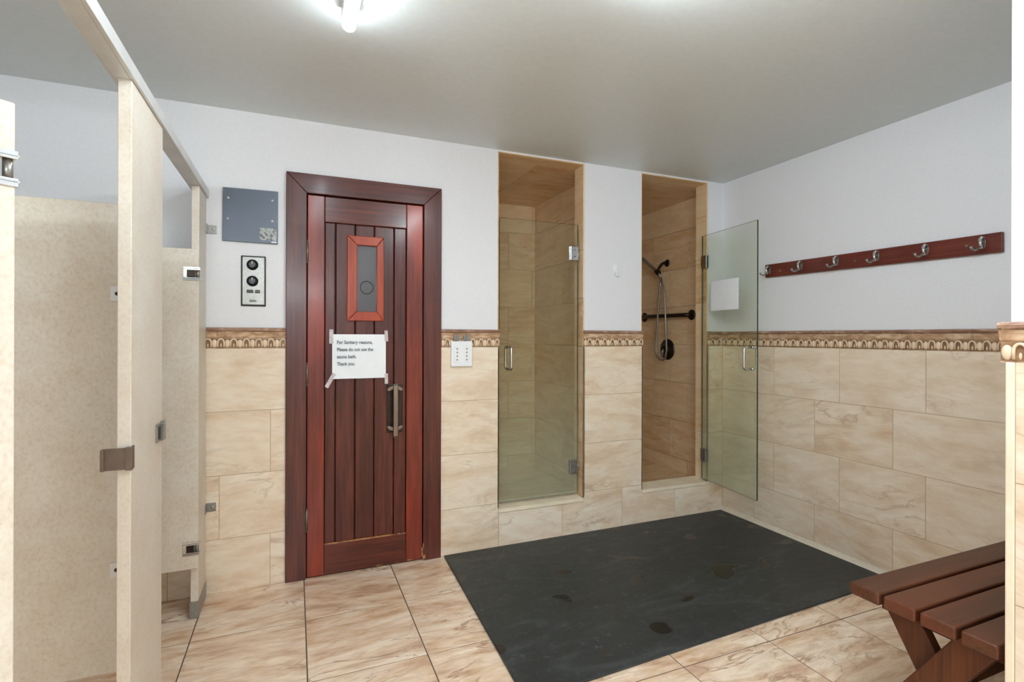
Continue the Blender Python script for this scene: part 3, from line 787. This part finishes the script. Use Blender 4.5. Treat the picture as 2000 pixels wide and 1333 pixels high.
# ------------------------------------------------------------------ coat rack
def coat_rack():
    x = XR + PT
    r = thing('coat_rack', 'reddish wooden coat rack board on the right wall with six metal hooks', 'coat rack', (x, 1.9, 1.7))
    MB().prism([(1.285, 1.651), (2.542, 1.667), (2.542, 1.752), (1.285, 1.741)], 'X', x - 0.019, x).build('board', 'rack_wood', r, 0.004)
    for yy, z in ((2.504, 1.708), (2.272, 1.708), (2.042, 1.706), (1.817, 1.703), (1.582, 1.700), (1.352, 1.697)):
        f = x - 0.019
        h = MB().prism([(yy + 0.008 * math.cos(a), z + 0.006 + 0.027 * math.sin(a)) for a in [2 * math.pi * q / 20 for q in range(20)]], 'X', f - 0.003, f)
        h = h.build('hook', 'steel_brushed', r, 0.001)
        # one upper loop that droops, one longer lower arm with a ball
        MB().tube([(f - 0.003, yy, z + 0.020), (f - 0.018, yy, z + 0.027), (f - 0.034, yy - 0.002, z + 0.016), (f - 0.036, yy - 0.004, z - 0.004), (f - 0.028, yy - 0.006, z - 0.022)], [0.007, 0.0075, 0.007, 0.006, 0.0075], 10).build('upper_prong', 'chrome', h)
        MB().tube([(f - 0.003, yy, z + 0.002), (f - 0.022, yy + 0.004, z - 0.016), (f - 0.046, yy + 0.010, z - 0.030), (f - 0.062, yy + 0.014, z - 0.026), (f - 0.068, yy + 0.016, z - 0.014)], [0.0055, 0.0055, 0.005, 0.005, 0.0075], 10).build('lower_prong', 'steel_brushed', h)
    for yy, z in ((2.429, 1.700), (1.941, 1.699), (1.419, 1.698)):
        MB().lathe((x - 0.019, yy, z), (-1, 0, 0), [(0, 0.0075), (0.002, 0.0065), (0.003, 0.003)], 14).build('screw', 'bronze_steel', r)

# ------------------------------------------------------------------ bench
def bench():
    b = thing('slatted_bench', 'dark brown slatted wooden bench with crossed legs in the alcove by the right wall', 'bench', (2.3, 0.975, 0))
    x0, x1 = 1.722, 2.868
    for a, c in ((1.080, 1.174), (0.975, 1.067), (0.871, 0.963), (0.774, 0.859)):
        MB().box(x0, x1, a, c, 0.410, 0.450).build('slat', 'bench_wood', b, 0.006, 3)
    def leg(yt, yb, xa):
        w = 0.052
        return MB().prism([(yt - w, 0.409), (yt + w, 0.409), (yb + w, 0.0), (yb - w, 0.0)], 'X', xa, xa + 0.036)
    for xa in (1.776, 2.730):
        leg(0.840, 1.105, xa).build('leg', 'bench_leg_wood', b, 0.003)
        leg(1.082, 0.845, xa + 0.0365).build('leg', 'bench_leg_wood', b, 0.003)
        MB().box(xa + 0.074, xa + 0.110, 0.80, 1.15, 0.345, 0.4095).build('cleat', 'bench_leg_wood', b, 0.003)
    MB().box(1.850, 2.730, 0.955, 0.992, 0.17, 0.235).build('stretcher', 'bench_leg_wood', b, 0.003)

def floor_mat():
    m = MB()
    # near edge slightly out of square, as it lies
    m.prism([(0.792, 2.905), (2.872, 2.916), (2.872, 1.868 - 0.13), (0.740, 1.640)], 'Z', 0.001, 0.011)
    tag(m.build('rubber_mat', 'rubber', None, 0.003), 'large black rubber floor mat with damp patches in front of the showers', 'mat')

# ------------------------------------------------------------------ ceiling lamps
def lamp(x, y0, y1, label, mt='lamp_diffuser'):
    l = thing('ceiling_lamp', label, 'ceiling lamp', (x, (y0 + y1) / 2, H), 'slim tube ceiling lamps')
    MB().box(x - 0.025, x + 0.025, y0 + 0.01, y1 - 0.01, 2.350, H).build('housing', 'white_plastic', l, 0.003)
    m = MB()
    rr = 0.023; pr = [(-0.004, 0.012), (0.004, 0.018), (0.014, rr)]
    L = y1 - y0
    m.lathe((x, y0, 2.344), (0, 1, 0), [(0, 0.012), (0.004, 0.018), (0.012, rr), (L - 0.012, rr), (L - 0.004, 0.018), (L, 0.012)], 20)
    m.build('diffuser', mt, l)

back_wall(); right_wall(); other_shell(); showers()
border(1, (-1.9, YB + PT, 0), (1, 0, 0), (0, -1, 0), 1.855)
border(2, (0.774, YB + PT, 0), (1, 0, 0), (0, -1, 0), S1[0] - 0.774)
border(3, (S1[1], YB + PT, 0), (1, 0, 0), (0, -1, 0), S2[0] - S1[1])
border(4, (S2[1], YB + PT, 0), (1, 0, 0), (0, -1, 0), XR + PT - 0.026 - S2[1])
border(5, (XR + PT, YB + PT, 0), (0, -1, 0), (-1, 0, 0), YB + PT - YJ - 0.02)
border(6, (XJ + PT, YJ + 0.012, 0), (0, -1, 0), (-1, 0, 0), 2.6)
sauna_door(); notice(); stalls(); fittings()
shower_doors(); shower_fittings(); coat_rack(); bench(); floor_mat()
lamp(0.168, 0.67, 1.887, 'slim white tube lamp on the ceiling, lit, at the top edge of the picture', 'lamp_diffuser_dim')
def added_fill_light():  # unseen wall light added behind the camera to brighten the room evenly
    v = thing('added_fill_light', 'added unseen wall light on the rear wall behind the camera, evens the room light', 'wall light', (-0.6, -3.2, 2.0))
    MB().box(-1.7, 0.5, -3.2, -3.15, 1.95, 2.05).build('backplate', 'white_plastic', v, 0.004)
    MB().tube([(-1.66, -3.12, 2.0), (0.46, -3.12, 2.0)], 0.032, 20).build('diffuser', 'lamp_diffuser', v)
added_fill_light()
for x, y0, lb, mt in ((-0.25, -3.0, 'added unseen tube lamp on the ceiling, evens the light, towards the middle of the rear wall', 'lamp_diffuser'),
                  (1.0, 0.08, 'added unseen tube lamp on the ceiling, evens the light, nearest the bench alcove', 'lamp_diffuser_bright'),
                  (-1.35, -3.0, 'added unseen tube lamp on the ceiling, evens the light, nearest the left rear corner', 'lamp_diffuser')):
    lamp(x, y0, y0 + 1.22, lb, mt)  # three out-of-view ceiling tubes, added to spread light evenly over the room
